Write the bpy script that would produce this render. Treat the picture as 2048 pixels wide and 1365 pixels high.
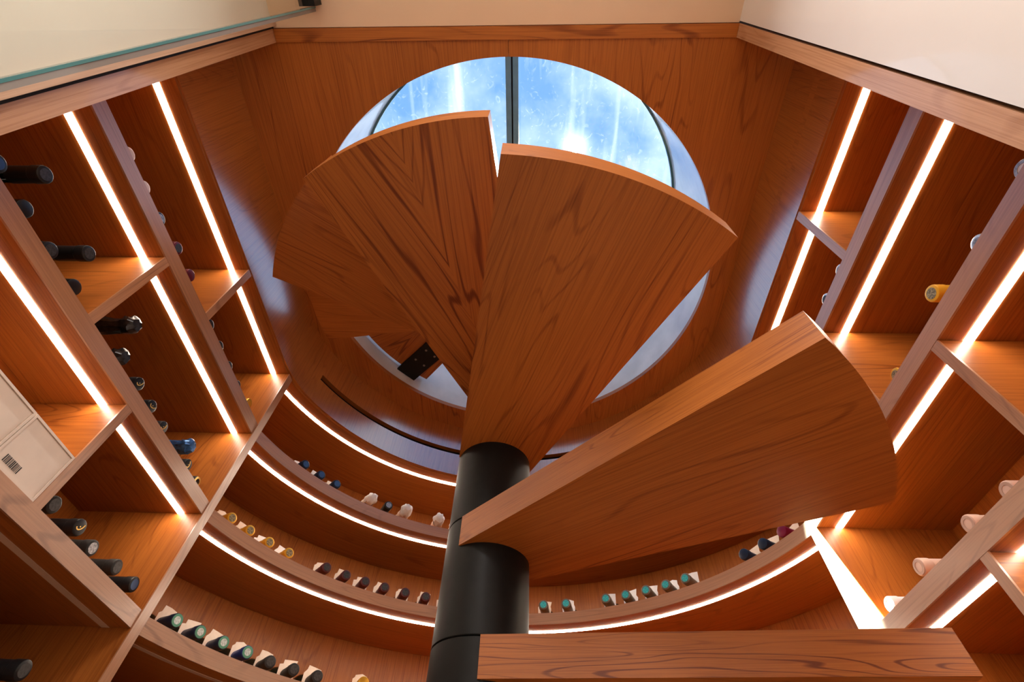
import bpy, bmesh, math, random
from mathutils import Vector, Matrix
random.seed(4)
for o in list(bpy.data.objects): bpy.data.objects.remove(o)
SC = bpy.context.scene
COL = SC.collection
Z0 = 0.6                      # camera height above the floor; the heights below are given from the camera
# ------------------------------------------------------------------ camera
cam = bpy.data.cameras.new('camera'); co = bpy.data.objects.new('camera', cam); COL.objects.link(co)
cam.sensor_width = 36; cam.lens = 960.33/2048*36; cam.clip_start = .01; cam.clip_end = 400
ax = [Vector((0.99941371, 0.01193868, 0.03208885)), Vector((-0.00957012, -0.80246572, 0.59662148)), Vector((0.03287308, -0.59657878, -0.80188099))]
co.matrix_world = Matrix(((ax[0][0], ax[1][0], ax[2][0], .0581), (ax[0][1], ax[1][1], ax[2][1], 0), (ax[0][2], ax[1][2], ax[2][2], Z0), (0, 0, 0, 1)))
SC.camera = co
# ------------------------------------------------------------------ world: blue sky, thin cloud, sun disc
W = bpy.data.worlds.new('sky'); SC.world = W; W.use_nodes = True
nt = W.node_tree; N = nt.nodes; L = nt.links; N.clear()
SUN = Vector((0.0944, 0.2760, 1.0456)).normalized()
def wn(t, **k):
    n = N.new(t)
    for a, b in k.items(): setattr(n, a, b)
    return n
tc = wn('ShaderNodeTexCoord')
no = wn('ShaderNodeTexNoise'); no.inputs['Scale'].default_value = 2.6; no.inputs['Detail'].default_value = 6; no.inputs['Roughness'].default_value = .6
L.new(tc.outputs['Generated'], no.inputs['Vector'])
rp = wn('ShaderNodeValToRGB'); rp.color_ramp.elements[0].position = .40; rp.color_ramp.elements[1].position = .66
rp.color_ramp.elements[0].color = (.13, .27, .55, 1); rp.color_ramp.elements[1].color = (.55, .66, .76, 1)
L.new(no.outputs['Fac'], rp.inputs['Fac'])
dp = wn('ShaderNodeVectorMath', operation='DOT_PRODUCT'); dp.inputs[1].default_value = SUN
L.new(tc.outputs['Generated'], dp.inputs[0])
disc = wn('ShaderNodeMath', operation='GREATER_THAN'); disc.inputs[1].default_value = math.cos(math.radians(.45)); L.new(dp.outputs['Value'], disc.inputs[0])
aur = wn('ShaderNodeMath', operation='POWER'); aur.inputs[1].default_value = 4000; L.new(dp.outputs['Value'], aur.inputs[0])
b1 = wn('ShaderNodeBackground'); b1.inputs['Strength'].default_value = 2.1; L.new(rp.outputs['Color'], b1.inputs['Color'])
b2 = wn('ShaderNodeBackground'); b2.inputs['Color'].default_value = (1, .97, .92, 1)
m1 = wn('ShaderNodeMath', operation='MULTIPLY'); m1.inputs[1].default_value = 60; L.new(disc.outputs[0], m1.inputs[0])
m2 = wn('ShaderNodeMath', operation='MULTIPLY_ADD'); m2.inputs[1].default_value = 1.6; L.new(aur.outputs[0], m2.inputs[0]); L.new(m1.outputs[0], m2.inputs[2])
L.new(m2.outputs[0], b2.inputs['Strength'])
ad = wn('ShaderNodeAddShader'); L.new(b1.outputs[0], ad.inputs[0]); L.new(b2.outputs[0], ad.inputs[1])
wo = wn('ShaderNodeOutputWorld'); L.new(ad.outputs[0], wo.inputs['Surface'])
# ------------------------------------------------------------------ lamps
def lamp(name, kind, loc, aim, energy, color=(1, 1, 1), **k):
    l = bpy.data.lights.new(name, kind); l.energy = energy; l.color = color
    for a, b in k.items(): setattr(l, a, b)
    o = bpy.data.objects.new(name, l); COL.objects.link(o); o.location = Vector(loc) + Vector((0, 0, Z0))
    o.rotation_euler = (Vector(aim) - Vector(loc)).to_track_quat('-Z', 'Y').to_euler(); return o
lamp('sun', 'SUN', (0, 0, 4), Vector((0, 0, 4)) - SUN, 3.0, (1, .96, .9), angle=math.radians(.5))
lamp('added_sun_patch_spot', 'SPOT', (.50, .66, 1.99), (.783, 1.072, .55), 30000, (.40, .74, 1), spot_size=math.radians(5.6), spot_blend=.25, shadow_soft_size=.02)  # added spot imitating reflected sunlight on the right post; no such fitting here
lamp('corridor_fill', 'AREA', (0, -.75, 1.44), (0, -.95, 0), 31, (1, .96, .93), shape='SQUARE', size=.5)  # unseen area light added to brighten the corridor walls and ceiling
SC.view_settings.view_transform = 'Standard'; SC.view_settings.look = 'None'; SC.view_settings.gamma = 1
SC.view_settings.use_curve_mapping = False; SC.view_settings.exposure = 0.0
# ------------------------------------------------------------------ materials
def mat(name):
    m = bpy.data.materials.new(name); m.use_nodes = True; t = m.node_tree
    return m, t, t.nodes['Principled BSDF']
def plain(name, col, rough=.5, metal=0, spec=.5, coat=0, noise=.0, nscale=30):
    m, t, p = mat(name)
    p.inputs['Base Color'].default_value = (*col, 1); p.inputs['Roughness'].default_value = rough; p.inputs['Metallic'].default_value = metal
    p.inputs['Specular IOR Level'].default_value = spec; p.inputs['Coat Weight'].default_value = coat
    if noise:
        c = t.nodes.new('ShaderNodeTexCoord'); n = t.nodes.new('ShaderNodeTexNoise'); n.inputs['Scale'].default_value = nscale; n.inputs['Detail'].default_value = 4
        r = t.nodes.new('ShaderNodeValToRGB'); r.color_ramp.elements[0].position = .3; r.color_ramp.elements[1].position = .7
        r.color_ramp.elements[0].color = (*[x*(1-noise) for x in col], 1); r.color_ramp.elements[1].color = (*[min(1, x*(1+noise)) for x in col], 1)
        t.links.new(c.outputs['Object'], n.inputs['Vector']); t.links.new(n.outputs['Fac'], r.inputs['Fac']); t.links.new(r.outputs['Color'], p.inputs['Base Color'])
    return m
def glow(name, col, strength):
    m, t, p = mat(name); p.inputs['Base Color'].default_value = (*col, 1)
    p.inputs['Emission Color'].default_value = (*col, 1); p.inputs['Emission Strength'].default_value = strength; return m
def wood(name, light, dark, rough=.36, lines=1.0, stretch=1.0, coat=0.0, mask=.40):
    m, t, p = mat(name); n = t.nodes; l = t.links
    def nn(ty, **k):
        x = n.new(ty)
        for a, b in k.items(): setattr(x, a, b)
        return x
    uv = nn('ShaderNodeUVMap'); uv.uv_map = 'UVMap'
    oi = nn('ShaderNodeObjectInfo')
    def coords(su, sv, off):
        mp = nn('ShaderNodeMapping'); mp.inputs['Scale'].default_value = (su, sv, 1); l.new(uv.outputs['UV'], mp.inputs['Vector'])
        mu = nn('ShaderNodeMath', operation='MULTIPLY'); mu.inputs[1].default_value = off; l.new(oi.outputs['Random'], mu.inputs[0])
        cb = nn('ShaderNodeCombineXYZ'); l.new(mu.outputs[0], cb.inputs['X']); l.new(mu.outputs[0], cb.inputs['Z'])
        a = nn('ShaderNodeVectorMath', operation='ADD'); l.new(mp.outputs[0], a.inputs[0]); l.new(cb.outputs[0], a.inputs[1]); return a
    def noise(vec, sc, det, rg=.5, dist=0):
        x = nn('ShaderNodeTexNoise'); x.inputs['Scale'].default_value = sc; x.inputs['Detail'].default_value = det; x.inputs['Roughness'].default_value = rg
        x.inputs['Distortion'].default_value = dist; l.new(vec.outputs[0], x.inputs['Vector']); return x
    big = noise(coords(1.3*stretch, 8.5, 61), 1, 1.6, .45, .25)
    mul = nn('ShaderNodeMath', operation='MULTIPLY'); mul.inputs[1].default_value = 105; l.new(big.outputs['Fac'], mul.inputs[0])
    sn = nn('ShaderNodeMath', operation='SINE'); l.new(mul.outputs[0], sn.inputs[0])
    r1 = nn('ShaderNodeMapRange'); r1.inputs['From Min'].default_value = .72; r1.inputs['From Max'].default_value = 1; l.new(sn.outputs[0], r1.inputs['Value'])
    amp = noise(coords(2, 14, 23), 1, 1)
    r2 = nn('ShaderNodeMapRange'); r2.inputs['From Min'].default_value = mask; r2.inputs['From Max'].default_value = .68; l.new(amp.outputs['Fac'], r2.inputs['Value'])
    pr = nn('ShaderNodeMath', operation='MULTIPLY'); l.new(r1.outputs[0], pr.inputs[0]); l.new(r2.outputs[0], pr.inputs[1])
    fib = noise(coords(5, 330, 17), 1, 3, .6)
    f2 = nn('ShaderNodeMapRange'); f2.inputs['From Min'].default_value = .42; f2.inputs['From Max'].default_value = .72; l.new(fib.outputs['Fac'], f2.inputs['Value'])
    tone = noise(coords(.8, 5, 41), 1, 2)
    t2 = nn('ShaderNodeMapRange'); t2.inputs['From Min'].default_value = .3; t2.inputs['From Max'].default_value = .75; l.new(tone.outputs['Fac'], t2.inputs['Value'])
    s1 = nn('ShaderNodeMath', operation='MULTIPLY'); s1.inputs[1].default_value = .72*lines; l.new(pr.outputs[0], s1.inputs[0])
    s2 = nn('ShaderNodeMath', operation='MULTIPLY_ADD'); s2.inputs[1].default_value = .40; l.new(f2.outputs[0], s2.inputs[0]); l.new(s1.outputs[0], s2.inputs[2])
    s3 = nn('ShaderNodeMath', operation='MULTIPLY_ADD'); s3.inputs[1].default_value = .28; l.new(t2.outputs[0], s3.inputs[0]); l.new(s2.outputs[0], s3.inputs[2])
    s4 = nn('ShaderNodeMath', operation='MULTIPLY_ADD'); s4.inputs[1].default_value = .14; l.new(oi.outputs['Random'], s4.inputs[0]); l.new(s3.outputs[0], s4.inputs[2])
    mx = nn('ShaderNodeMix', data_type='RGBA'); mx.inputs['A'].default_value = (*light, 1); mx.inputs['B'].default_value = (*dark, 1)
    l.new(s4.outputs[0], mx.inputs['Factor']); l.new(mx.outputs['Result'], p.inputs['Base Color'])
    p.inputs['Roughness'].default_value = rough; p.inputs['Specular IOR Level'].default_value = .3; p.inputs['Coat Weight'].default_value = coat; p.inputs['Coat Roughness'].default_value = .28
    return m
CH_L, CH_D = (.48, .152, .027), (.15, .029, .004)
M = {}
M['cherry'] = wood('cherry_wood', CH_L, CH_D, lines=.6, coat=.06)
M['cherry_fine'] = wood('cherry_fine', CH_L, CH_D, lines=.4, coat=.06)
M['cherry_satin'] = wood('cherry_satin_lacquer', CH_L, CH_D, lines=.4, rough=.34, coat=1.0); M['cherry_satin'].node_tree.nodes['Principled BSDF'].inputs['Coat IOR'].default_value = 2.6; M['cherry_satin'].node_tree.nodes['Principled BSDF'].inputs['Coat Roughness'].default_value = .2
M['cherry_bold'] = wood('cherry_bold', CH_L, CH_D, lines=1.15, stretch=.75, coat=.1, mask=.22)
M['cherry_gloss'] = wood('cherry_lacquered', (.66, .36, .20), (.34, .14, .06), rough=.22, lines=.5, coat=.6); M['cherry_gloss'].node_tree.nodes['Principled BSDF'].inputs['Coat Roughness'].default_value = .08
M['lipping'] = wood('cherry_lipping', (.52, .25, .125), (.24, .09, .038), rough=.34, lines=.7, coat=.8); M['lipping'].node_tree.nodes['Principled BSDF'].inputs['Coat IOR'].default_value = 1.8
M['doorstop'] = wood('pale_doorstop_wood', (.72, .47, .32), (.40, .22, .13), rough=.3, lines=.4, coat=.5)
M['led'] = glow('led_diffuser', (1, .83, .66), 35.0)
M['led_off'] = plain('led_diffuser_off', (.62, .42, .30), .5, spec=.3)
M['black_steel'] = plain('black_powder_coat', (.007, .0065, .006), .42, spec=.16, noise=.2, nscale=60)
M['beige_l'] = plain('beige_plaster', (.80, .75, .69), .55, noise=.03, nscale=5)
M['beige_r'] = plain('beige_lacquered_plaster', (.80, .74, .70), .28, coat=.7, noise=.03, nscale=5)
M['beige_c'] = plain('beige_ceiling_warm_bounce', (.74, .52, .35), .6, noise=.03, nscale=5)  # orange bounce light from the wood put into the beige ceiling colour
M['shaft'] = plain('pale_polished_plaster', (.66, .61, .58), .22, coat=.4, noise=.12, nscale=9)
M['floor'] = plain('pale_stone_floor', (.42, .34, .27), .45, noise=.1, nscale=12)
M['dark'] = plain('black_gap', (.008, .006, .005), .8)
M['seal'] = plain('grey_seal', (.20, .165, .135), .6)
M['teal'] = plain('teal_glass_edge', (.07, .20, .20), .12, spec=.7)
M['frame'] = plain('blue_grey_aluminium', (.22, .46, .56), .4, noise=.1)
M['carton'] = plain('pale_wooden_case', (.80, .66, .55), .55, noise=.05, nscale=25)
M['ink'] = plain('black_print', (.02, .02, .02), .7)
M['paper'] = plain('paper_tag', (.80, .66, .54), .8, noise=.06, nscale=90)
M['paper_w'] = plain('white_paper_tag', (.82, .80, .80), .8, noise=.06, nscale=90)
M['wrap'] = plain('crumpled_wrapping_paper', (.80, .62, .50), .85, noise=.22, nscale=70)
M['glass_dark'] = plain('dark_bottle_glass', (.006, .008, .005), .08, spec=.6)
def archglass(name, tint=(1, 1, 1), dirt=0.0, refl=1.45):
    m, t, p = mat(name); n = t.nodes; l = t.links
    tr = n.new('ShaderNodeBsdfTransparent'); tr.inputs['Color'].default_value = (*tint, 1)
    gl = n.new('ShaderNodeBsdfGlossy'); gl.inputs['Roughness'].default_value = .02
    fr = n.new('ShaderNodeFresnel'); ge = n.new('ShaderNodeNewGeometry'); mi = n.new('ShaderNodeMapRange'); mi.inputs['To Min'].default_value = refl; mi.inputs['To Max'].default_value = 1/refl
    l.new(ge.outputs['Backfacing'], mi.inputs['Value']); l.new(mi.outputs[0], fr.inputs['IOR'])
    mx = n.new('ShaderNodeMixShader'); l.new(fr.outputs[0], mx.inputs[0]); l.new(tr.outputs[0], mx.inputs[1]); l.new(gl.outputs[0], mx.inputs[2])
    out = n['Material Output']; last = mx
    if dirt:
        tc = n.new('ShaderNodeTexCoord')
        def streak(sx, sy, lo, hi, dist, det):
            mp = n.new('ShaderNodeMapping'); mp.inputs['Scale'].default_value = (sx, sy, 1); l.new(tc.outputs['Object'], mp.inputs['Vector'])
            x = n.new('ShaderNodeTexNoise'); x.inputs['Scale'].default_value = 1; x.inputs['Detail'].default_value = det; x.inputs['Distortion'].default_value = dist
            l.new(mp.outputs[0], x.inputs['Vector'])
            r = n.new('ShaderNodeMapRange'); r.inputs['From Min'].default_value = lo; r.inputs['From Max'].default_value = hi; l.new(x.outputs['Fac'], r.inputs['Value']); return r
        a = streak(17, 1.3, .60, .80, .3, 2); b = streak(30, 24, .58, .82, 2.5, 6); c = streak(3.2, 2.4, .42, .75, .6, 4)
        m1 = n.new('ShaderNodeMath'); m1.operation = 'MULTIPLY_ADD'; m1.inputs[1].default_value = .55; l.new(b.outputs[0], m1.inputs[0])
        m0 = n.new('ShaderNodeMath'); m0.operation = 'MULTIPLY'; m0.inputs[1].default_value = .75; l.new(a.outputs[0], m0.inputs[0]); l.new(m0.outputs[0], m1.inputs[2])
        m2 = n.new('ShaderNodeMath'); m2.operation = 'MULTIPLY_ADD'; m2.inputs[1].default_value = .30; m2.use_clamp = True; l.new(c.outputs[0], m2.inputs[0]); l.new(m1.outputs[0], m2.inputs[2])
        m3 = n.new('ShaderNodeMath'); m3.operation = 'MULTIPLY'; m3.inputs[1].default_value = dirt; l.new(m2.outputs[0], m3.inputs[0])
        tl = n.new('ShaderNodeBsdfTranslucent'); tl.inputs['Color'].default_value = (.95, .97, 1, 1)
        mm = n.new('ShaderNodeMixShader'); l.new(m3.outputs[0], mm.inputs[0]); l.new(mx.outputs[0], mm.inputs[1]); l.new(tl.outputs[0], mm.inputs[2]); last = mm
    l.new(last.outputs[0], out.inputs['Surface']); return m
M['door_glass'] = archglass('clear_door_glass', (.95, .96, .93))
M['sky_glass'] = archglass('dusty_skylight_glass', (.92, .97, 1), .8, 1.3)
# ------------------------------------------------------------------ mesh builder (world metres; every face carries grain-aligned UVs)
class MB:
    def __init__(s): s.v = []; s.f = []; s.uv = []; s.sm = []
    def face(s, pts, uvs, smooth=False):
        b = len(s.v); s.v += [tuple(p) for p in pts]; s.f.append(tuple(range(b, b+len(pts)))); s.uv += [tuple(u) for u in uvs]; s.sm.append(smooth)
    def box(s, lo, hi, grain='x', lean=False):
        g = 'xyz'.index(grain); lo = list(lo); hi = list(hi)
        for axn in range(3):
            a, b = [i for i in range(3) if i != axn]
            for side in (0, 1):
                c = [(0, 0), (1, 0), (1, 1), (0, 1)]
                if (side == 0) != (axn == 1): c = c[::-1]
                P = []
                for i, j in c:
                    q = [0, 0, 0]; q[axn] = (lo, hi)[side][axn]; q[a] = (lo, hi)[i][a]; q[b] = (lo, hi)[j][b]; P.append(q)
                if axn == g: U = [(q[a]*.1, q[b]) for q in P]
                else:
                    o = [i for i in (a, b) if i != g][0]; U = [(q[g], q[o] + side*.37 + axn*.61) for q in P]
                s.face(P, U)
    def prism(s, poly, z0, z1, uvf=None, sv=2.6):
        uvf = uvf or (lambda x, y: (x, y))
        s.face([(x, y, z0) for x, y in poly[::-1]], [uvf(x, y) for x, y in poly[::-1]])
        s.face([(x, y, z1) for x, y in poly], [uvf(x, y) for x, y in poly])
        d = 0
        for i in range(len(poly)):
            (x0, y0), (x1, y1) = poly[i], poly[(i+1) % len(poly)]; e = math.hypot(x1-x0, y1-y0)
            s.face([(x0, y0, z0), (x1, y1, z0), (x1, y1, z1), (x0, y0, z1)], [(d*2, z0*sv+1.7), ((d+e)*2, z0*sv+1.7), ((d+e)*2, z1*sv+1.7), (d*2, z1*sv+1.7)]); d += e
    def sweep(s, inner, outer, z0, z1, grain='t', smooth=True, close=True):
        """solid band between two plan polylines of equal length"""
        d = 0
        n = len(inner)
        for i in range(n-1):
            a, b, A, B = inner[i], inner[i+1], outer[i], outer[i+1]; e = math.hypot(b[0]-a[0], b[1]-a[1])
            def U(x, y, d): return (d, y) if grain == 't' else (y, d)
            s.face([(*a, z0), (*a, z1), (*b, z1), (*b, z0)], [U(0, z0, d), U(0, z1, d), U(0, z1, d+e), U(0, z0, d+e)], smooth)
            s.face([(*A, z0), (*B, z0), (*B, z1), (*A, z1)], [U(0, z0, d), U(0, z0, d+e), U(0, z1, d+e), U(0, z1, d)], smooth)
            w = math.hypot(A[0]-a[0], A[1]-a[1])
            s.face([(*a, z0), (*b, z0), (*B, z0), (*A, z0)], [(d, 3), (d+e, 3), (d+e, 3+w), (d, 3+w)])
            s.face([(*a, z1), (*A, z1), (*B, z1), (*b, z1)], [(d, 5), (d, 5+w), (d+e, 5+w), (d+e, 5)])
            d += e
        if close:
            for i, fl in ((0, 1), (n-1, 0)):
                a, A = inner[i], outer[i]; P = [(*a, z0), (*A, z0), (*A, z1), (*a, z1)]; U = [(0, 0), (.3, 0), (.3, .03), (0, .03)]
                s.face(P if fl else P[::-1], U if fl else U[::-1])
    def lathe(s, prof, seg=20, axis='x', c=(0, 0, 0), jit=None):
        """prof = [(pos, radius)...]; closed when the radius is 0"""
        rings = []
        for k, (p, r) in enumerate(prof):
            R = []
            for i in range(seg):
                a = 2*math.pi*i/seg; rr = r*(1 + (jit(k, i) if jit else 0)); u, w = rr*math.cos(a), rr*math.sin(a)
                R.append((c[0]+p, c[1]+u, c[2]+w) if axis == 'x' else (c[0]+u, c[1]+w, c[2]+p))
            rings.append(R)
        up = prof[-1][0] > prof[0][0]
        for k in range(len(prof)-1):
            for i in range(seg):
                j = (i+1) % seg; q = [rings[k][i], rings[k][j], rings[k+1][j], rings[k+1][i]]
                if not up: q = q[::-1]
                s.face(q, [(i/seg*.3, prof[k][0]), ((i+1)/seg*.3, prof[k][0]), ((i+1)/seg*.3, prof[k+1][0]), (i/seg*.3, prof[k+1][0])], True)
    def mesh(s, name, m, lean=False, weld=False):
        me = bpy.data.meshes.new(name); v = s.v
        if lean: v = [(x, y + .036*(1.4975 + Z0 - z), z) for x, y, z in v]
        me.from_pydata(v, [], s.f); ul = me.uv_layers.new(name='UVMap')
        for i, u in enumerate(s.uv): ul.data[i].uv = u
        me.polygons.foreach_set('use_smooth', s.sm)
        if weld or any(s.sm):
            bm = bmesh.new(); bm.from_mesh(me); bmesh.ops.remove_doubles(bm, verts=bm.verts, dist=1e-5)
            dg = [f for f in bm.faces if f.calc_area() < 1e-12]
            if dg: bmesh.ops.delete(bm, geom=dg, context='FACES')
            bmesh.ops.recalc_face_normals(bm, faces=bm.faces)
            for e in bm.edges:
                if len(e.link_faces) != 2 or e.calc_face_angle(0) > math.radians(35): e.smooth = False
            bm.to_mesh(me); bm.free()
        for x in (m if isinstance(m, (list, tuple)) else [m]): me.materials.append(x)
        return me
    def obj(s, name, m, parent=None, lean=False, weld=False, bevel=0, kind=None, label=None):
        o = bpy.data.objects.new(name, s.mesh(name, m, lean, weld)); COL.objects.link(o)
        if parent: attach(o, parent)
        if bevel:
            b = o.modifiers.new('bevel', 'BEVEL'); b.width = bevel; b.segments = 2; b.limit_method = 'ANGLE'; b.angle_limit = math.radians(40)
        if kind: o['kind'] = kind
        if label: o['label'] = label
        return o
WM = {}
def attach(o, parent):
    o.parent = parent; o.matrix_parent_inverse = WM.get(parent.name, Matrix.Identity(4)).inverted() if parent.name in WM else Matrix.Identity(4)
def thing(name, loc, label, cat, group=None):
    o = bpy.data.objects.new(name, None); COL.objects.link(o); o.location = loc; o.empty_display_size = .05
    o['label'] = label; o['category'] = cat
    if group: o['group'] = group
    WM[o.name] = Matrix.Translation(loc)
    return o
# ------------------------------------------------------------------ room constants (found from the photograph's perspective)
HX = .763; CY = .837; RA = .806; DEP = .32; RB = 1.112; HOLE = (-.0015, .843); HR = .686
ZF, ZC = 1.2333 + Z0, 1.4975 + Z0
LEV = [(.998, .9601), (.7231, .6886), (.4553, .4199), (.187, .151), (-.085, -.121), (-.35, -.386)]
LEV = [(a+Z0, b+Z0) for a, b in LEV]
PY0, PY1 = 1.068, 1.098
def arc_range(R): return math.asin((PY1 - CY)/R)
def arc(R, n=72, a0=None):
    a = arc_range(R) if a0 is None else a0
    return [(R*math.cos(math.pi - a - (math.pi-2*a)*i/n), CY + R*math.sin(math.pi - a - (math.pi-2*a)*i/n)) for i in range(n+1)]
def ushape(off, y0=.12):
    """left wall, far arc, right wall, with the two corners eased"""
    x, R = HX+off, RA+off; yj = CY + math.sqrt(R*R - x*x); a = math.asin((yj-CY)/R)
    P = []; n = 44
    P += [(-x, y0 + (yj-y0)*i/n) for i in range(n)]
    P += [(R*math.cos(math.pi - a - (math.pi-2*a)*i/80), CY + R*math.sin(math.pi - a - (math.pi-2*a)*i/80)) for i in range(81)]
    P += [(x, yj - (yj-y0)*i/n) for i in range(1, n+1)]
    for _ in range(14):
        P = [P[0]] + [tuple((P[i-1][k] + 2*P[i][k] + P[i+1][k])/4 for k in (0, 1)) for i in range(1, len(P)-1)] + [P[-1]]
    return P
# ------------------------------------------------------------------ setting
b = MB(); b.box((-1.25, -1.7, -.03), (1.25, 2.1, 0), 'y'); b.obj('floor', M['floor'], kind='structure')
# wooden ceiling: two veneered panels around the round opening
U = ushape(.02, .118)
def outer_hit(a):
    dx, dy = math.cos(a), math.sin(a); best = None
    Q = U + [U[0]]
    for i in range(len(Q)-1):
        (x0, y0), (x1, y1) = Q[i], Q[i+1]; ex, ey = x1-x0, y1-y0; den = dx*ey - dy*ex
        if abs(den) < 1e-12: continue
        t = ((x0-HOLE[0])*ey - (y0-HOLE[1])*ex)/den; u = ((x0-HOLE[0])*dy - (y0-HOLE[1])*dx)/den
        if t > 0 and -1e-9 <= u <= 1+1e-9 and (best is None or t < best): best = t
    return HOLE[0]+dx*best, HOLE[1]+dy*best
ceil = bpy.data.objects.new('ceiling', None); COL.objects.link(ceil); ceil['kind'] = 'structure'
for a0, a1, uo in ((-90, 90, 0), (90, 270, 2.3)):
    an = [math.radians(a0 + (a1-a0)*i/96) for i in range(97)]
    cs = [math.atan2(U[0][1]-HOLE[1], U[0][0]-HOLE[0]), math.atan2(U[-1][1]-HOLE[1], U[-1][0]-HOLE[0])]
    for c in cs:
        c = c if a0 < 0 else c + 2*math.pi
        if math.radians(a0) < c < math.radians(a1): an.append(c)
    an.sort(); b = MB(); gap = .0006 if a0 < 0 else -.0006
    for i in range(len(an)-1):
        a, c = an[i], an[i+1]; h0 = (HOLE[0]+HR*math.cos(a)+gap, HOLE[1]+HR*math.sin(a)); h1 = (HOLE[0]+HR*math.cos(c)+gap, HOLE[1]+HR*math.sin(c))
        o0, o1 = outer_hit(a), outer_hit(c); o0 = (o0[0]+gap, o0[1]); o1 = (o1[0]+gap, o1[1])
        uv = lambda q: (q[1]+uo, q[0])
        b.face([(*h0, ZC), (*h1, ZC), (*o1, ZC), (*o0, ZC)], [uv(h0), uv(h1), uv(o1), uv(o0)])
        b.face([(*h0, ZC+.018), (*o0, ZC+.018), (*o1, ZC+.018), (*h1, ZC+.018)], [uv(h0), uv(o0), uv(o1), uv(h1)])
        b.face([(*h0, ZC), (*h0, ZC+.018), (*h1, ZC+.018), (*h1, ZC)], [(a*HR, 0), (a*HR, .02), (c*HR, .02), (c*HR, 0)])
        b.face([(*o0, ZC), (*o1, ZC), (*o1, ZC+.018), (*o0, ZC+.018)], [(a*HR, 0), (c*HR, 0), (c*HR, .02), (a*HR, .02)])
    b.obj('ceiling_panel', M['cherry'], ceil)
# slab above the ceiling panels and the plastered shaft of the stairwell
def ring(z0, z1, R, th, n=96, c=HOLE):
    P = lambda r: [(c[0]+r*math.cos(2*math.pi*i/n), c[1]+r*math.sin(2*math.pi*i/n)) for i in range(n+1)]
    m = MB(); m.sweep(P(R), P(R+th), z0, z1, 'z', close=False); return m
ring(ZC+.0185, 2.05+Z0, HR+.004, .05).obj('wall_stairwell', M['shaft'], kind='structure')
# fascia band between shelves and ceiling, with a long air slot round the far end
FI, FO = ushape(0), ushape(.02)
fas = bpy.data.objects.new('wall_fascia', None); COL.objects.link(fas); fas['kind'] = 'structure'
SZ0, SZ1 = 1.343+Z0, 1.369+Z0
in_slot = [q[1] > 1.187 for q in FI]; i0 = in_slot.index(True); i1 = len(FI)-1-in_slot[::-1].index(True)
b = MB(); b.sweep(FI, FO, ZF+.006, SZ0, 'z'); b.sweep(FI, FO, SZ1, ZC, 'z')
b.sweep(FI[:i0+1], FO[:i0+1], SZ0, SZ1, 'z'); b.sweep(FI[i1:], FO[i1:], SZ0, SZ1, 'z')
b.obj('fascia_panel', M['cherry_satin'], fas, weld=True)
b = MB(); b.sweep(ushape(.065)[i0-1:i1+2], ushape(.07)[i0-1:i1+2], SZ0-.02, SZ1+.02, 't'); b.sweep(ushape(.0205)[i0-1:i1+2], ushape(.07)[i0-1:i1+2], SZ0-.012, SZ0-.004, 't'); b.sweep(ushape(.0205)[i0-1:i1+2], ushape(.07)[i0-1:i1+2], SZ1+.004, SZ1+.012, 't')
b.obj('air_slot', M['dark'], fas)
SH = ushape(.42, -.2); b = MB(); b.sweep(SH, ushape(.48, -.2), 0, ZC+.12, 'z'); b.obj('sky_block_shell', M['beige_l'], kind='structure')  # unseen outer shell, added to keep sky light from leaking in
b = MB(); n = 120; ri = [(HOLE[0]+(HR+.0545)*math.cos(2*math.pi*i/n), HOLE[1]+(HR+.0545)*math.sin(2*math.pi*i/n)) for i in range(n+1)]
ro = [(max(-1.3, min(1.3, HOLE[0]+2.6*math.cos(2*math.pi*i/n))), max(-1.7, min(2.2, HOLE[1]+2.8*math.sin(2*math.pi*i/n)))) for i in range(n+1)]
b.sweep(ri, ro, ZC+.121, ZC+.18, 't', smooth=False, close=False); b.obj('floor', M['floor'], kind='structure')  # unseen slab over the ceiling, added to block stray sky light
# skylight
win = bpy.data.objects.new('window_1', None); COL.objects.link(win); win['kind'] = 'structure'; WZ = 2.055+Z0
for s in (-1, 1):
    b = MB(); n = 48; e = .023
    a = math.acos(e/(HR+.03)); P = [(HOLE[0]+s*(HR+.03)*math.cos(-a+2*a*i/n), HOLE[1]+(HR+.03)*math.sin(-a+2*a*i/n)) for i in range(n+1)]
    if s < 0: P = P[::-1]
    b.face([(x, y, WZ+.012) for x, y in P[::-1]], [(x, y) for x, y in P[::-1]]); o = b.obj('pane', M['sky_glass'], win)
    b = MB(); b.box((HOLE[0]-.009+(s*.0135)-.0105, HOLE[1]-HR-.03, WZ-.03), (HOLE[0]-.009+(s*.0135)+.0105, HOLE[1]+HR+.03, WZ+.010), 'y'); b.obj('mullion', M['frame'], win)
b = MB(); b.box((HOLE[0]-.0115, HOLE[1]-HR-.03, WZ-.022), (HOLE[0]-.0065, HOLE[1]+HR+.03, WZ+.010), 'y'); b.obj('mullion_gasket', M['dark'], win)
ring(WZ, WZ+.014, HR-.004, .012).obj('glass_rim', M['teal'], win)
ring(WZ-.004, WZ+.05, HR+.031, .03).obj('window_frame', M['frame'], win)
# corridor outside the cellar door (its planes lean very slightly, as the frame in the photograph does)
XL, XR = -.6255, .594
b = MB(); b.box((XL-.12, -1.6, 0), (XL, .082, ZC+.06)); b.obj('wall_left', M['beige_l'], lean=True, kind='structure')
b = MB(); b.box((XR, -1.6, 0), (XR+.14, .082, ZC+.06)); b.obj('wall_right', M['beige_r'], lean=True, kind='structure')
b = MB(); b.box((XL-.12, -1.66, 0), (XR+.14, -1.6, ZC+.06)); b.obj('wall_front', M['beige_l'], lean=True, kind='structure')
b = MB(); b.box((XL, -1.6, ZC), (XR, .0855, ZC+.06)); b.obj('ceiling', M['beige_c'], lean=True, kind='structure')
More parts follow.
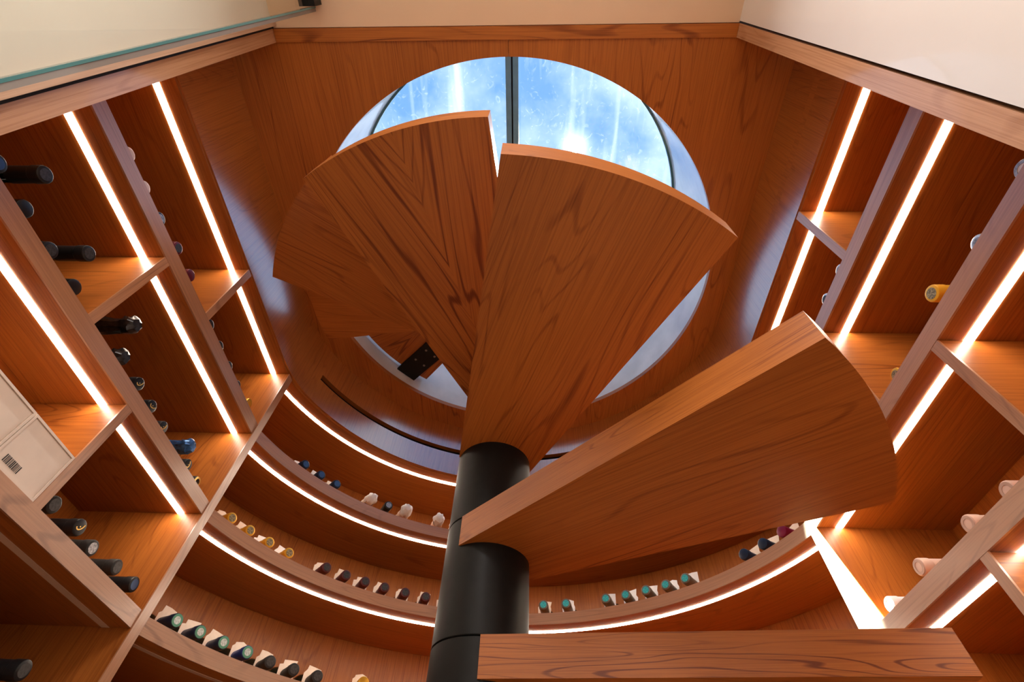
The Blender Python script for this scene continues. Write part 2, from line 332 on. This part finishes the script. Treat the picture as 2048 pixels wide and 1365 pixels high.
# door frame
b = MB(); b.box((XL-.125, .0868, 0), (XL, .118, ZC+.02), 'z'); o = b.obj('trim_1', M['cherry_gloss'], lean=True, bevel=.0012, kind='structure')
b = MB(); b.box((XR, .0868, 0), (XR+.155, .118, ZC+.02), 'z'); b.obj('trim_2', M['cherry_gloss'], lean=True, bevel=.0012, kind='structure')
b = MB(); b.box((XL+.0005, .0868, ZC-.004), (XR-.0005, .1175, ZC+.02), 'x'); b.obj('trim_3', M['cherry_bold'], lean=True, bevel=.0012, kind='structure')
b = MB(); b.box((XL+.0005, .0665, 0), (XL+.011, .0805, ZC-.001), 'z'); b.obj('trim_4', M['doorstop'], lean=True, bevel=.001, kind='structure')
b = MB(); b.box((XL-.02, .0825, 0), (XL+.002, .0862, ZC-.001), 'z'); b.obj('frame_gap_shade', M['dark'], lean=True, kind='structure')  # dark strip standing in for the shade in the frame gap
# ------------------------------------------------------------------ shelving units
def straight_unit(s, name, label, dividers, lit):
    t = thing(name, (s*.92, .6, 0), label, 'shelving')
    X = lambda a, c: (min(s*a, s*c), max(s*a, s*c))
    def bx(nm, x0, x1, y0, y1, z0, z1, g, m, bev=.001, par=None, lb=None):
        q = X(x0, x1); m_ = MB(); m_.box((q[0], y0, z0), (q[1], y1, z1), g); return m_.obj(nm, m, par or t, bevel=bev, label=lb)
    bk = HX+DEP
    bx('back_panel', bk+.0005, bk+.016, .10, PY1, 0, ZF+.022, 'z', M['cherry_fine'])
    bx('end_panel', HX, bk, .10, .124, 0, ZF+.001, 'z', M['cherry'])
    bx('end_panel', HX-.0005, bk, PY0, PY1, 0, ZF-.0005, 'z', M['cherry'])
    bx('end_lipping', HX-.003, HX-.0007, PY0, PY1, 0, ZF-.0005, 'z', M['lipping'], .0008)
    top = bx('top_board', HX+.005, bk, .10, PY1, ZF, ZF+.022, 'y', M['cherry_fine'])
    bounds = [ZF] + [a for a, c in LEV]
    boards = [(ZF, top)]
    for i, (zt, zb) in enumerate(LEV):
        sh = bx('shelf', HX+.004, bk, .1245, PY0-.0005, zb, zt, 'y', M['cherry_fine'])
        bx('shelf_lipping', HX-.0005, HX+.0037, .1245, PY0-.0005, zb, zt, 'y', M['lipping'], .001, sh)
        boards.append((zb, sh))
    for k, (z, par) in enumerate(boards):
        if k < len(lit) and lit[k] is not None:
            xi = HX+.0535; w = .0085
            bx('led_strip', xi-w, xi+w, .1255, PY0-.001, z-.0012, z-.0002, 'y', M['led'] if lit[k] else M['led_off'], 0, par, 'switched off light strip' if not lit[k] else 'glowing warm white light strip')
    for k, y in dividers:
        ztop = boards[k][0]; zbot = LEV[k][0]
        dv = bx('divider', HX+.004, bk-.0005, y-.0105, y+.0105, zbot+.0003, ztop-.0014, 'x', M['cherry'])
        bx('divider_lipping', HX, HX+.0037, y-.0105, y+.0105, zbot+.0003, ztop-.0003, 'z', M['lipping'], .001, dv)
    return t
straight_unit(-1, 'wine_shelving', 'straight cherry wood wine shelving on the left, holding two pale wooden cases', [(0, .675), (1, .497), (2, .6945)], [1, 1, 1, 0, 0])
straight_unit(1, 'wine_shelving', 'straight cherry wood wine shelving on the right, beside the brightly lit post', [(0, .496), (1, .690), (2, .512), (3, .715)], [1, 1, 1, 1, 1])
t = thing('curved_wine_shelving', (0, 1.75, 0), 'curved cherry wood wine shelving round the far end behind the black column', 'shelving')
b = MB(); b.sweep(arc(RB+.0005), arc(RB+.016), 0, ZF+.022, 'z'); b.obj('back_panel', M['cherry_fine'], t)
def curved(nm, R0, R1, z0, z1, m, par, lb=None, flat=False):
    m_ = MB(); m_.sweep(arc(R0), arc(R1), z0, z1); return m_.obj(nm, m, par, label=lb, weld=True)
top = curved('top_board', RA+.005, RB, ZF, ZF+.022, M['cherry_fine'], t)
lit = [1, 1, 1, 0, 0]; boards = [(ZF, top)]
for zt, zb in LEV:
    sh = curved('shelf', RA+.004, RB, zb, zt, M['cherry_fine'], t)
    curved('shelf_lipping', RA, RA+.0037, zb, zt, M['lipping'], sh); boards.append((zb, sh))
for k, (z, par) in enumerate(boards[:5]):
    curved('led_strip', RA+.0535-.0072, RA+.0535+.0072, z-.0012, z-.0002, M['led'] if lit[k] else M['led_off'], par, 'glowing warm white light strip' if lit[k] else 'switched off light strip')
# ------------------------------------------------------------------ spiral staircase
SC_C = Vector((-.0121, .8401)); RT = .656; RISE = .224; ZT = .4504 + Z0; THK = .056; RCOL = .0765
st = thing('spiral_staircase', (SC_C.x, SC_C.y, 0), 'cherry wood spiral staircase winding round a thick black steel column', 'staircase')
def tread_z(k): return ZT + RISE*(k-2) + (.0226 if k == 1 else 0)
tops = [tread_z(k) + THK for k in range(-1, 9)]
prev = 0
for z in tops + [2.0+Z0]:
    b = MB(); b.lathe([(prev+.0006, 0), (prev+.0006, RCOL-.0012), (prev+.0018, RCOL), (z-.0018, RCOL), (z-.0006, RCOL-.0012), (z-.0006, 0)], 64, 'z', (SC_C.x, SC_C.y, 0))
    o = b.obj('column_sleeve', M['black_steel'], st)
    o.data.polygons.foreach_set('use_smooth', [abs(f.normal.z) < .5 for f in o.data.polygons]); prev = z
def tread(k):
    mid = -35.2 - 35.7*(k-2) + {1: 3.4, 5: -2.3, 7: -5.5}.get(k, 0); h = math.radians(16.4)
    xs, ys = .0, .079
    poly = [(xs, -ys)]
    n = 28
    poly += [(RT*math.cos(-h+2*h*i/n), RT*math.sin(-h+2*h*i/n)) for i in range(n+1)]
    poly += [(xs, ys)]
    if k in (4, 7):
        def uvf(x, y):
            a = math.radians(13); v = abs(y - .012); return (x*math.cos(a) + v*math.sin(a), -x*math.sin(a) + v*math.cos(a))
    else:
        uvf = None
    b = MB(); z = tread_z(k)
    if k in (4, 7):   # two book-matched veneer leaves meeting on the centre line
        for s in (-1, 1):
            P = [p for p in poly if (p[1]-.012)*s > 1e-4]
            half = P + [(xs, .012), (math.sqrt(RT*RT-.012**2), .012)] if s > 0 else P + [(math.sqrt(RT*RT-.012**2), .012), (xs, .012)]
            cx = sum(p[0] for p in half)/len(half); cyy = sum(p[1] for p in half)/len(half)
            half.sort(key=lambda p: math.atan2(p[1]-cyy, p[0]-cx)); b.prism(half, z, z+THK, uvf)
    else: b.prism(poly, z, z+THK, uvf)
    me = b.mesh('tread', M['cherry_bold'] if k in (1, 4, 7) else M['cherry'])
    o = bpy.data.objects.new('tread', me); COL.objects.link(o); attach(o, st)
    o.location = (SC_C.x, SC_C.y, 0); o.rotation_euler = (0, 0, math.radians(mid))
    bv = o.modifiers.new('bevel', 'BEVEL'); bv.width = .0016; bv.segments = 2; bv.limit_method = 'ANGLE'; bv.angle_limit = math.radians(40)
    return o
for k in range(0, 8): tread(k)
# steel bracket tying the upper tread to the stairwell wall
b = MB(); zb = ZT + RISE*5; b.box((.36, -.088, zb-.012), (.680, .003, zb-.0008), 'x')
o = b.obj('bracket', M['black_steel'], st, bevel=.001); o.location = (SC_C.x, SC_C.y, 0); o.rotation_euler = (0, 0, math.radians(135.5))
for x, y in ((.51, -.065), (.51, -.02), (.58, -.065), (.58, -.02)):
    b = MB(); b.lathe([(zb-.0145, 0), (zb-.0145, .0045), (zb-.0121, .005)], 12, 'z', (x, y, 0)); q = b.obj('screw', M['seal'], o)
# ------------------------------------------------------------------ glass door leaf on the left of the corridor
GX = -.50; gd = thing('glass_door', (GX, -.35, 0), 'frameless clear glass door standing open at the upper left', 'door')
b = MB(); b.box((GX-.0045, -.80, .01), (GX+.0045, .0385, ZC-.012)); b.obj('pane', M['door_glass'], gd, lean=True)
b = MB(); b.box((GX-.005, .0388, .01), (GX+.005, .0425, ZC-.012)); b.obj('glass_edge', M['teal'], gd, lean=True)
b = MB(); b.box((GX-.006, .0428, .01), (GX+.004, .0500, ZC-.012)); b.obj('door_seal', M['seal'], gd, lean=True)
b = MB(); b.box((GX-.02, -.05, ZC-.055), (GX+.02, .036, ZC-.006)); b.obj('hinge_clamp', M['black_steel'], gd, lean=True, bevel=.004, label='black top clamp')
# ------------------------------------------------------------------ wine cases
def case(y0, y1, label, bars):
    zt = LEV[2][0]; z1 = .5485 + Z0; t = thing('wine_case', (-.87, (y0+y1)/2, zt), label, 'box', 'pale wooden cases on the left shelf')
    b = MB(); b.box((-.99, y0, zt+.0003), (-.7685, y1, z1)); b.obj('case_body', M['carton'], t, bevel=.0015)
    b = MB(); f = .004
    b.box((-.7683, y0, zt+.0003), (-.7635, y0+f, z1)); b.box((-.7683, y1-f, zt+.0003), (-.7635, y1, z1))
    b.box((-.7683, y0+f, zt+.0003), (-.7635, y1-f, zt+f)); b.box((-.7683, y0+f, z1-f), (-.7635, y1-f, z1)); b.obj('case_rim', M['carton'], t)
    b = MB(); b.box((-.7683, y0+f+.0008, zt+f+.001), (-.7655, y1-f-.0008, z1-f-.0008)); lid = b.obj('case_lid', M['carton'], t, bevel=.0008)
    if bars:
        b = MB(); y = .5895; rr = random.Random(9)
        while y < .6235:
            w = rr.choice((.0007, .0007, .0012, .0018)); b.box((-.7654, y, .4670+Z0), (-.7651, y+w, .4795+Z0)); y += w + rr.choice((.0010, .0010, .0016))
        b.obj('barcode', M['ink'], lid, label='black printed barcode')
case(.4708, .5690, 'plain pale wooden wine case at the left edge, before the one with a barcode', False)
case(.5705, .6835, 'pale wooden wine case with a black barcode on its end', True)
# ------------------------------------------------------------------ bottles (local +x runs out through the neck; x = 0 is the capsule's end)
BR = .0358
def lathe_mesh(name, prof, m, seg=24, jit=None):
    b = MB(); b.lathe(prof, seg, 'x', jit=jit); return b.mesh(name, m, weld=True)
GLS = lathe_mesh('bottle_glass_short', [(-.256, 0), (-.256, .030), (-.252, BR), (-.130, BR), (-.118, .0345), (-.106, .029), (-.096, .0205), (-.088, .0155), (-.080, .0143), (-.045, .0140)], M['glass_dark'])
GL = lathe_mesh('bottle_glass', [(-.280, 0), (-.280, .030), (-.276, BR), (-.130, BR), (-.118, .0345), (-.106, .029), (-.096, .0205), (-.088, .0155), (-.080, .0143), (-.045, .0140)], M['glass_dark'])
def cap_mesh(m, long=.062): return lathe_mesh('capsule', [(-long, .0146), (-long+.001, .0153), (-.020, .0149), (-.0185, .0160), (-.003, .0158), (-.001, .0150), (0, .0128), (0, 0)], m)
def disc_mesh(m, r=.0108): return lathe_mesh('cap_disc', [(-.0003, r), (.0004, r*.97), (.0004, 0)], m, 20)
def ring_mesh(m, r0=.0085, r1=.0138): return lathe_mesh('cap_ring', [(.0002, r1), (.0007, r1*.98), (.0007, r0), (.0002, r0)], m, 24)
def swirl_mesh(m):
    b = MB(); pts = [(.0070, .0078), (.0058, .0030), (.0025, -.0020), (-.0020, -.0048), (-.0062, -.0042), (-.0082, -.0012)]
    P = []
    for i in range(len(pts)-1):
        p0, p1, p2, p3 = pts[max(i-1, 0)], pts[i], pts[i+1], pts[min(i+2, len(pts)-1)]
        for j in range(6):
            u = j/6; P.append(tuple(.5*((2*p1[k]) + (-p0[k]+p2[k])*u + (2*p0[k]-5*p1[k]+4*p2[k]-p3[k])*u*u + (-p0[k]+3*p1[k]-3*p2[k]+p3[k])*u**3) for k in (0, 1)))
    w = .0011
    for i in range(len(P)-1):
        (a, c), (d, e) = P[i], P[i+1]; dx, dz = d-a, e-c; l = math.hypot(dx, dz) or 1; nx, nz = -dz/l*w, dx/l*w
        q = [(a+nx, c+nz), (a-nx, c-nz), (d-nx, e-nz), (d+nx, e+nz)]
        b.face([(.0007, y, z) for y, z in q], [(y, z) for y, z in q])
        for k in range(4):
            (y0, z0), (y1, z1) = q[k], q[(k+1) % 4]; b.face([(.0001, y0, z0), (.0001, y1, z1), (.0007, y1, z1), (.0007, y0, z0)], [(0, 0)]*4)
    q = [(.0014*math.cos(t*math.pi/4) - .0012, .0014*math.sin(t*math.pi/4) + .0010) for t in range(8)]
    b.face([(.0007, y, z) for y, z in q], [(y, z) for y, z in q])
    return b.mesh('emblem', m)
def tag_mesh(m, var):
    b = MB(); rr = random.Random(var*7+1); out = [(-.021, -.020), (.019, -.021), (.022, .012), (.018, .019), (.021, .036), (.004, .0385), (-.014, .036), (-.016, .026), (-.023, .020)]
    out = [(y*(1+rr.uniform(-.12, .12)), z*(1+rr.uniform(-.1, .1))) for y, z in out]
    lean = rr.uniform(-.2, .2); n = len(out)
    inn = [(.0156*math.cos(math.atan2(z, y)), .0148*math.sin(math.atan2(z, y))) for y, z in out]
    def X(y, z): return -.056 - .25*z*lean*2 + 6*y*y*lean
    for i in range(n):
        j = (i+1) % n; A, B_, C, D = inn[i], out[i], out[j], inn[j]
        for dx, rev in ((0, 0), (-.0008, 1)):
            q = [(X(*p)+dx, *p) for p in (A, B_, C, D)]; b.face(q[::-1] if rev else q, [(p[0], p[1]) for p in (A, B_, C, D)])
        b.face([(X(*B_), *B_), (X(*B_)-.0008, *B_), (X(*C)-.0008, *C), (X(*C), *C)], [(0, 0)]*4)
    return b.mesh('neck_tag', m)
CAPC = dict(black=((.010, .010, .011), .35, 0), charcoal=((.020, .018, .016), .5, 0), navy=((.012, .022, .050), .35, .2), blue=((.012, .03, .16), .35, .3), maroon=((.13, .012, .020), .35, .2), brown=((.085, .018, .018), .4, .2),
            red=((.22, .012, .05), .35, .2), gold=((.72, .36, .03), .32, .45), yellow=((.80, .42, .03), .4, .1), teal=((.16, .13, .10), .35, .4), silver=((.62, .62, .62), .28, .7),
            tan=((.74, .52, .42), .4, .2), pale=((.72, .58, .54), .45, .1), ivory=((.82, .80, .80), .4, .1), dark=((.016, .018, .022), .35, .1))
CAPM = {k: plain('capsule_'+k, c, r, mt, spec=.3) for k, (c, r, mt) in CAPC.items()}
M['d_silver'] = plain('emblem_silver', (.34, .34, .36), .4, .5, noise=.5, nscale=260); M['d_gold'] = plain('emblem_gold', (.85, .55, .16), .3, .6)
M['d_teal'] = plain('emblem_teal', (.05, .50, .52), .4, .2, noise=.45, nscale=420); M['d_green'] = plain('emblem_green', (.10, .34, .22), .45, .1); M['d_pale'] = plain('emblem_pale', (.62, .72, .70), .4, .3, noise=.3, nscale=300)
M['d_grid'] = plain('emblem_grid', (.30, .24, .13), .45, .3, noise=.75, nscale=330); M['d_blue'] = plain('emblem_blue', (.03, .08, .20), .3, .3); M['d_grey'] = plain('emblem_grey', (.045, .043, .042), .45, .3, noise=.4, nscale=260)
M['foil'] = plain('crumpled_black_foil', (.035, .032, .032), .3, .6, noise=.6, nscale=120); M['foil_b'] = plain('crumpled_blue_foil', (.03, .10, .26), .28, .6, noise=.7, nscale=90)
M['d_tan'] = plain('emblem_tan', (.50, .33, .26), .4, .2)
CAPS = {k: cap_mesh(m) for k, m in CAPM.items()}
DISC = {k: disc_mesh(M[k]) for k in ('d_silver', 'd_teal', 'd_pale', 'd_grid', 'd_blue', 'd_grey')}
RING = {k: ring_mesh(M[k]) for k in ('d_green', 'd_gold', 'd_silver', 'd_tan')}
SWIRL = swirl_mesh(M['d_gold']); TAGS = {c: [tag_mesh(M[c], v) for v in range(4)] for c in ('paper', 'paper_w')}
rj = random.Random(3); JT = [[rj.uniform(-.16, .16) for _ in range(18)] for _ in range(16)]
WRAP = [lathe_mesh('paper_wrap', [(-.262, 0), (-.262, .031), (-.255, .0355), (-.13, .0355), (-.112, .034), (-.095, .027), (-.082, .0215), (-.060, .0225), (-.036, .0195)], M['wrap'], 18, lambda k, i: -abs(JT[k][i])*.7)]
WCAP = [lathe_mesh('paper_twist', [(-.040, .0155), (-.030, .0195), (-.016, .0205), (-.004, .018), (.004, .011), (.007, 0)], M['paper_w'], 18, lambda k, i, s=s: JT[(k+s) % 16][i]*1.3) for s in range(4)]
FOIL = {c: lathe_mesh('foil_hood', [(-.085, .0165), (-.06, .0185), (-.035, .0165), (-.018, .0155), (-.010, .0195), (.004, .0185), (.012, .0120), (.013, 0)], M[c], 18, lambda k, i: JT[(k+5) % 16][i]*1.5) for c in ('foil', 'foil_b')}
def part(name, me, root):
    o = bpy.data.objects.new(name, me); COL.objects.link(o); o.parent = root; return o
NB = [0]
def bottle(x, y, ang, z, cap, label, group, disc=None, ringm=None, swirl=False, tag=None, special=None, roll=0, short=False):
    NB[0] += 1
    nm = 'wrapped_bottle' if special == 'wrap' else 'wine_bottle'
    o = bpy.data.objects.new(nm, None); COL.objects.link(o); o.empty_display_size = .03
    o.location = (x, y, z); o.rotation_euler = (0, 0, ang); o['label'] = label; o['category'] = 'bottle'; o['group'] = group
    if special == 'wrap':
        part('paper_wrap', WRAP[0], o); part('paper_twist', WCAP[NB[0] % 4], o); return o
    part('bottle_body', GLS if short or (abs(math.sin(ang)) < .01 and abs(x) > .801) else GL, o)
    if special in FOIL: part('foil_hood', FOIL[special], o)
    else:
        c = part('capsule', CAPS[cap], o)
        if disc: part('cap_disc', DISC[disc], c)
        if ringm: part('cap_ring', RING[ringm], c)
        if swirl: e = part('emblem', SWIRL, c); e.rotation_euler = (roll, 0, 0)
    if tag: part('neck_tag', TAGS[tag][NB[0] % 4], o)
    return o
def on_shelf(lev): return LEV[lev][0] + BR + .0004
LAY2 = .0632
# left unit: necks point to +x ; right unit: to -x
G = 'bottles on the left shelving, '
g1 = G + 'upper shelf'; g2 = G + 'middle shelf'; g3 = G + 'lower shelf'
ls = 'lying on the upper left shelf, '
for x, y, cap, kw, lb in (
    (-.7953, .282, 'pale', {}, 'pale pink capsule, first from the glass door'),
    (-.7958, .354, 'pale', {}, 'pale pink capsule, second from the glass door'),
    (-.7941, .4265, 'navy', dict(disc='d_silver'), 'navy capsule with silver emblem, after the pale ones'),
    (-.7843, .5005, 'maroon', dict(disc='d_grey'), 'maroon capsule, the upper of the two maroon ones'),
    (-.7844, .5745, 'maroon', {}, 'maroon capsule, the lower of the two maroon ones'),
    (-.7937, .7257, 'dark', dict(disc='d_grey'), 'dark capsule, first below the divider'),
    (-.7953, .7984, 'dark', dict(disc='d_grey'), 'dark capsule, second below the divider'),
    (-.7958, .8710, 'dark', dict(disc='d_grey'), 'dark capsule, third below the divider'),
    (-.7978, .9436, 'dark', dict(disc='d_grey'), 'dark capsule, beside the gold one'),
    (-.7876, 1.0162, 'gold', {}, 'gold capsule, the only gold one there')):
    bottle(x, y, 0, on_shelf(0), cap, 'bottle ' + ls + lb, g1, **kw)
ls = ' on the middle left shelf, '
for x, y, l2, cap, kw, lb in (
    (-.7916, .2198, 0, 'black', dict(disc='d_blue'), 'wine bottle with blue-black capsule' + ls + 'cut by the picture edge'),
    (-.7944, .2955, 0, 'black', {}, 'black capsule bottle' + ls + 'below the long neck at the edge'),
    (-.7889, .2580, 1, 'black', dict(disc='d_grey'), 'black necked bottle stacked on two others' + ls + 'nearest the picture edge'),
    (-.7963, .3723, 0, 'black', dict(disc='d_grey'), 'grey-ended black bottle' + ls + 'left of the neck above the divider'),
    (-.7953, .4480, 0, 'black', {}, 'plain black capsule bottle' + ls + 'against the divider face'),
    (-.7939, .4100, 1, 'black', dict(disc='d_grey'), 'black necked bottle stacked on two others' + ls + 'just above the divider'),
    (-.8250, .5450, 0, 'black', {}, 'dark bottle set back' + ls + 'under the divider and a foil hood'),
    (-.7939, .5808, 1, 'black', dict(special='foil'), 'wine bottle with crumpled black foil hood stacked' + ls + 'under the divider'),
    (-.7925, .6168, 0, 'black', dict(special='foil'), 'wine bottle with black foil hood' + ls + 'below the stacked foil hood'),
    (-.7863, .6895, 0, 'black', dict(swirl=1, roll=.2), 'black capsule bottle with gold swirl' + ls + 'first after the foil hoods'),
    (-.7902, .7580, 0, 'black', dict(swirl=1, roll=-.4), 'black capsule bottle with gold swirl' + ls + 'second after the foil hoods'),
    (-.7949, .8262, 0, 'black', dict(swirl=1, roll=.5), 'black capsule bottle with gold swirl' + ls + 'third after the foil hoods'),
    (-.7650, .8945, 0, 'blue', dict(special='foil_b'), 'wine bottle with shiny blue foil hood' + ls + 'near the end post'),
    (-.7930, .9625, 0, 'black', dict(swirl=1, roll=1.0), 'black capsule bottle with gold swirl' + ls + 'right below the blue foil'),
    (-.7988, 1.0308, 0, 'black', dict(ringm='d_gold'), 'black capsule bottle with gold ring' + ls + 'nearest the end post')):
    slim = y > .6 and not l2
    o = bottle(x, y, 0, on_shelf(1) + (LAY2 if l2 else 0) - (.002 if slim else 0), cap, lb, g2, **kw)
    if slim: o.scale = (1, .945, .945)
ls = ' on the lower left shelf, '
for x, y, cap, kw, lb in (
    (-.7918, .7440, 'charcoal', dict(disc='d_grey', tag='paper_w'), 'dark capsule bottle and white neck tag' + ls + 'beside the barcode case'),
    (-.7849, .8155, 'black', dict(swirl=1, roll=.1), 'black capsule bottle with a gold swirl' + ls + 'the only swirl there'),
    (-.8000, .8880, 'charcoal', dict(disc='d_silver'), 'black bottle with grey monogram end' + ls + 'next below the gold swirl'),
    (-.7876, .9605, 'charcoal', dict(disc='d_grey'), 'black capsule bottle with dull grey end' + ls + 'last but one'),
    (-.7859, 1.0315, 'black', dict(disc='d_blue'), 'black capsule bottle with blue sheen' + ls + 'nearest the end post')):
    bottle(x, y, 0, on_shelf(2), cap, lb, g3, **kw)
g4 = G + 'bottom shelf'
for y, l2, lb in ((.868, 0, 'dark bottle on the shaded bottom left shelf, nearer the door'), (.9405, 0, 'dark bottle on the shaded bottom left shelf, nearer the post'), (.9043, 1, 'black capsule bottle in the bottom left corner, stacked on two others')):
    bottle(-.772 if l2 else -.80, y, 0, on_shelf(3) + (LAY2 if l2 else 0), 'black', lb, g4, disc='d_grey')
# right unit
r1 = 'bottles on the right shelving'
for lev, x, y, cap, kw, lb in (
    (0, .7923, .5526, 'silver', dict(disc='d_silver'), 'silver capsule bottle on the upper right shelf, the upper of two'),
    (0, .7895, .6330, 'silver', dict(disc='d_grey'), 'silver capsule bottle on the upper right shelf, the lower of two'),
    (1, .8008, .2321, 'ivory', dict(ringm='d_silver'), 'pale silver capsule bottle on the middle right shelf, at the picture edge'),
    (1, .8023, .3538, 'silver', dict(disc='d_silver'), 'bright silver capsule bottle on the middle right shelf above the yellow one'),
    (1, .7747, .4504, 'yellow', dict(disc='d_grid'), 'yellow capsule bottle sticking far out of the middle right shelf'),
    (1, .7993, .6420, 'gold', dict(disc='d_grid'), 'gold capsule bottle on the middle right shelf, half hidden beside a tread'),
    (2, .8165, .6508, 'tan', dict(ringm='d_tan'), 'tan capsule bottle on the lower right shelf, uppermost at the picture edge'),
    (2, .8061, .7431, 'tan', dict(ringm='d_tan'), 'tan capsule bottle on the lower right shelf, second from the picture edge'),
    (2, .7921, .8833, 'tan', dict(ringm='d_tan'), 'tan capsule bottle on the lower right shelf, third from the picture edge'),
    (2, .8030, 1.0300, 'ivory', dict(ringm='d_silver'), 'white capsule bottle on the lower right shelf beside the bright post')):
    z = on_shelf(lev)
    bottle(x, y, math.pi, z, cap, lb, r1, **kw)
# curved unit: necks point to the axis
def cb(lev, R, deg, cap, label, group, **kw):
    a = math.radians(deg); return bottle(R*math.cos(a), CY + R*math.sin(a), a + math.pi, on_shelf(lev), cap, label, group, short=True, **kw)
c1 = 'bottles on the upper curved shelf'; c2 = 'bottles on the middle curved shelf, left of the column'; c2r = 'bottles on the middle curved shelf, right of the column'; c3 = 'bottles on the lower curved shelf'
OR = ['first', 'second', 'third', 'fourth', 'fifth', 'sixth', 'seventh', 'eighth']
for i, d in enumerate((146.2, 141.5, 137)): cb(0, .830, d, 'navy', 'navy capsule bottle on the upper curved shelf, %s from the left post' % OR[i], c1, disc='d_blue', tag='paper_w' if i < 2 else 'paper')
cb(0, .804, 127.6, None, 'paper wrapped bottle on the upper curved shelf, left of the lone black neck', c1, special='wrap')
cb(0, .816, 122.9, 'black', 'black capsule bottle between paper wrapped ones on the upper curved shelf', c1, disc='d_silver')
cb(0, .794, 118.2, None, 'paper wrapped bottle on the upper curved shelf, just right of the black neck', c1, special='wrap')
cb(0, .798, 109.2, None, 'paper wrapped bottle on the upper curved shelf, next but one to the column', c1, special='wrap')
cb(0, .812, 104.6, None, 'paper wrapped bottle on the upper curved shelf, half hidden by the column', c1, special='wrap')
for i, d in enumerate((155, 150.4, 145.6, 140.8)): cb(1, .845, d, 'gold', 'gold capsule bottle on the middle curved shelf, %s from the left post' % OR[i], c2, disc='d_grid', tag='paper_w' if i > 1 else 'paper')
for i, d in enumerate((132.4, 127.7, 123.2, 118.6, 113.8, 109, 104.4)):
    cb(1, .830, d, 'brown', 'maroon capsule bottle on the middle curved shelf, %s' % ('%s after the gold ones' % OR[i] if i < 6 else 'half hidden by the column'), c2, disc='d_grey', tag='paper')
for i, d in enumerate((81.8, 76.6, 67.4, 62.8, 58.1, 53.5, 48.9)): cb(1, .827, d, 'teal', 'teal topped bronze capsule bottle on the curved shelf, %s right of the column' % OR[i], c2r, disc='d_teal', tag='paper_w' if i else 'paper')
for i, d in enumerate((35.2, 30.6)): cb(1, .832, d, 'navy', 'navy capsule bottle on the curved shelf, %s' % ('left of the two navy ones' if i == 0 else 'between the other navy one and the red one'), c2r, tag='paper')
cb(1, .832, 25.8, 'red', 'red capsule bottle on the curved shelf beside the bright right post', c2r, tag='paper')
for i, d in enumerate((154.6, 150, 145.4, 140.7)): cb(2, .847, d, 'blue' if i == 3 else 'navy', '%s green ringed capsule bottle on the lower curved shelf, %s from the left post' % ('bright blue' if i == 3 else 'navy', OR[i]), c3, disc='d_pale', ringm='d_green', tag='paper')
for i, d in enumerate((135.9, 131.3, 126.7)): cb(2, .855, d, 'charcoal', 'charcoal capsule bottle on the lower curved shelf, %s after the blue one' % OR[i], c3, disc='d_grey', tag='paper')
cb(2, .820, 118.4, 'gold', 'gold capsule bottle peeping up at the bottom picture edge', c3, tag='paper')
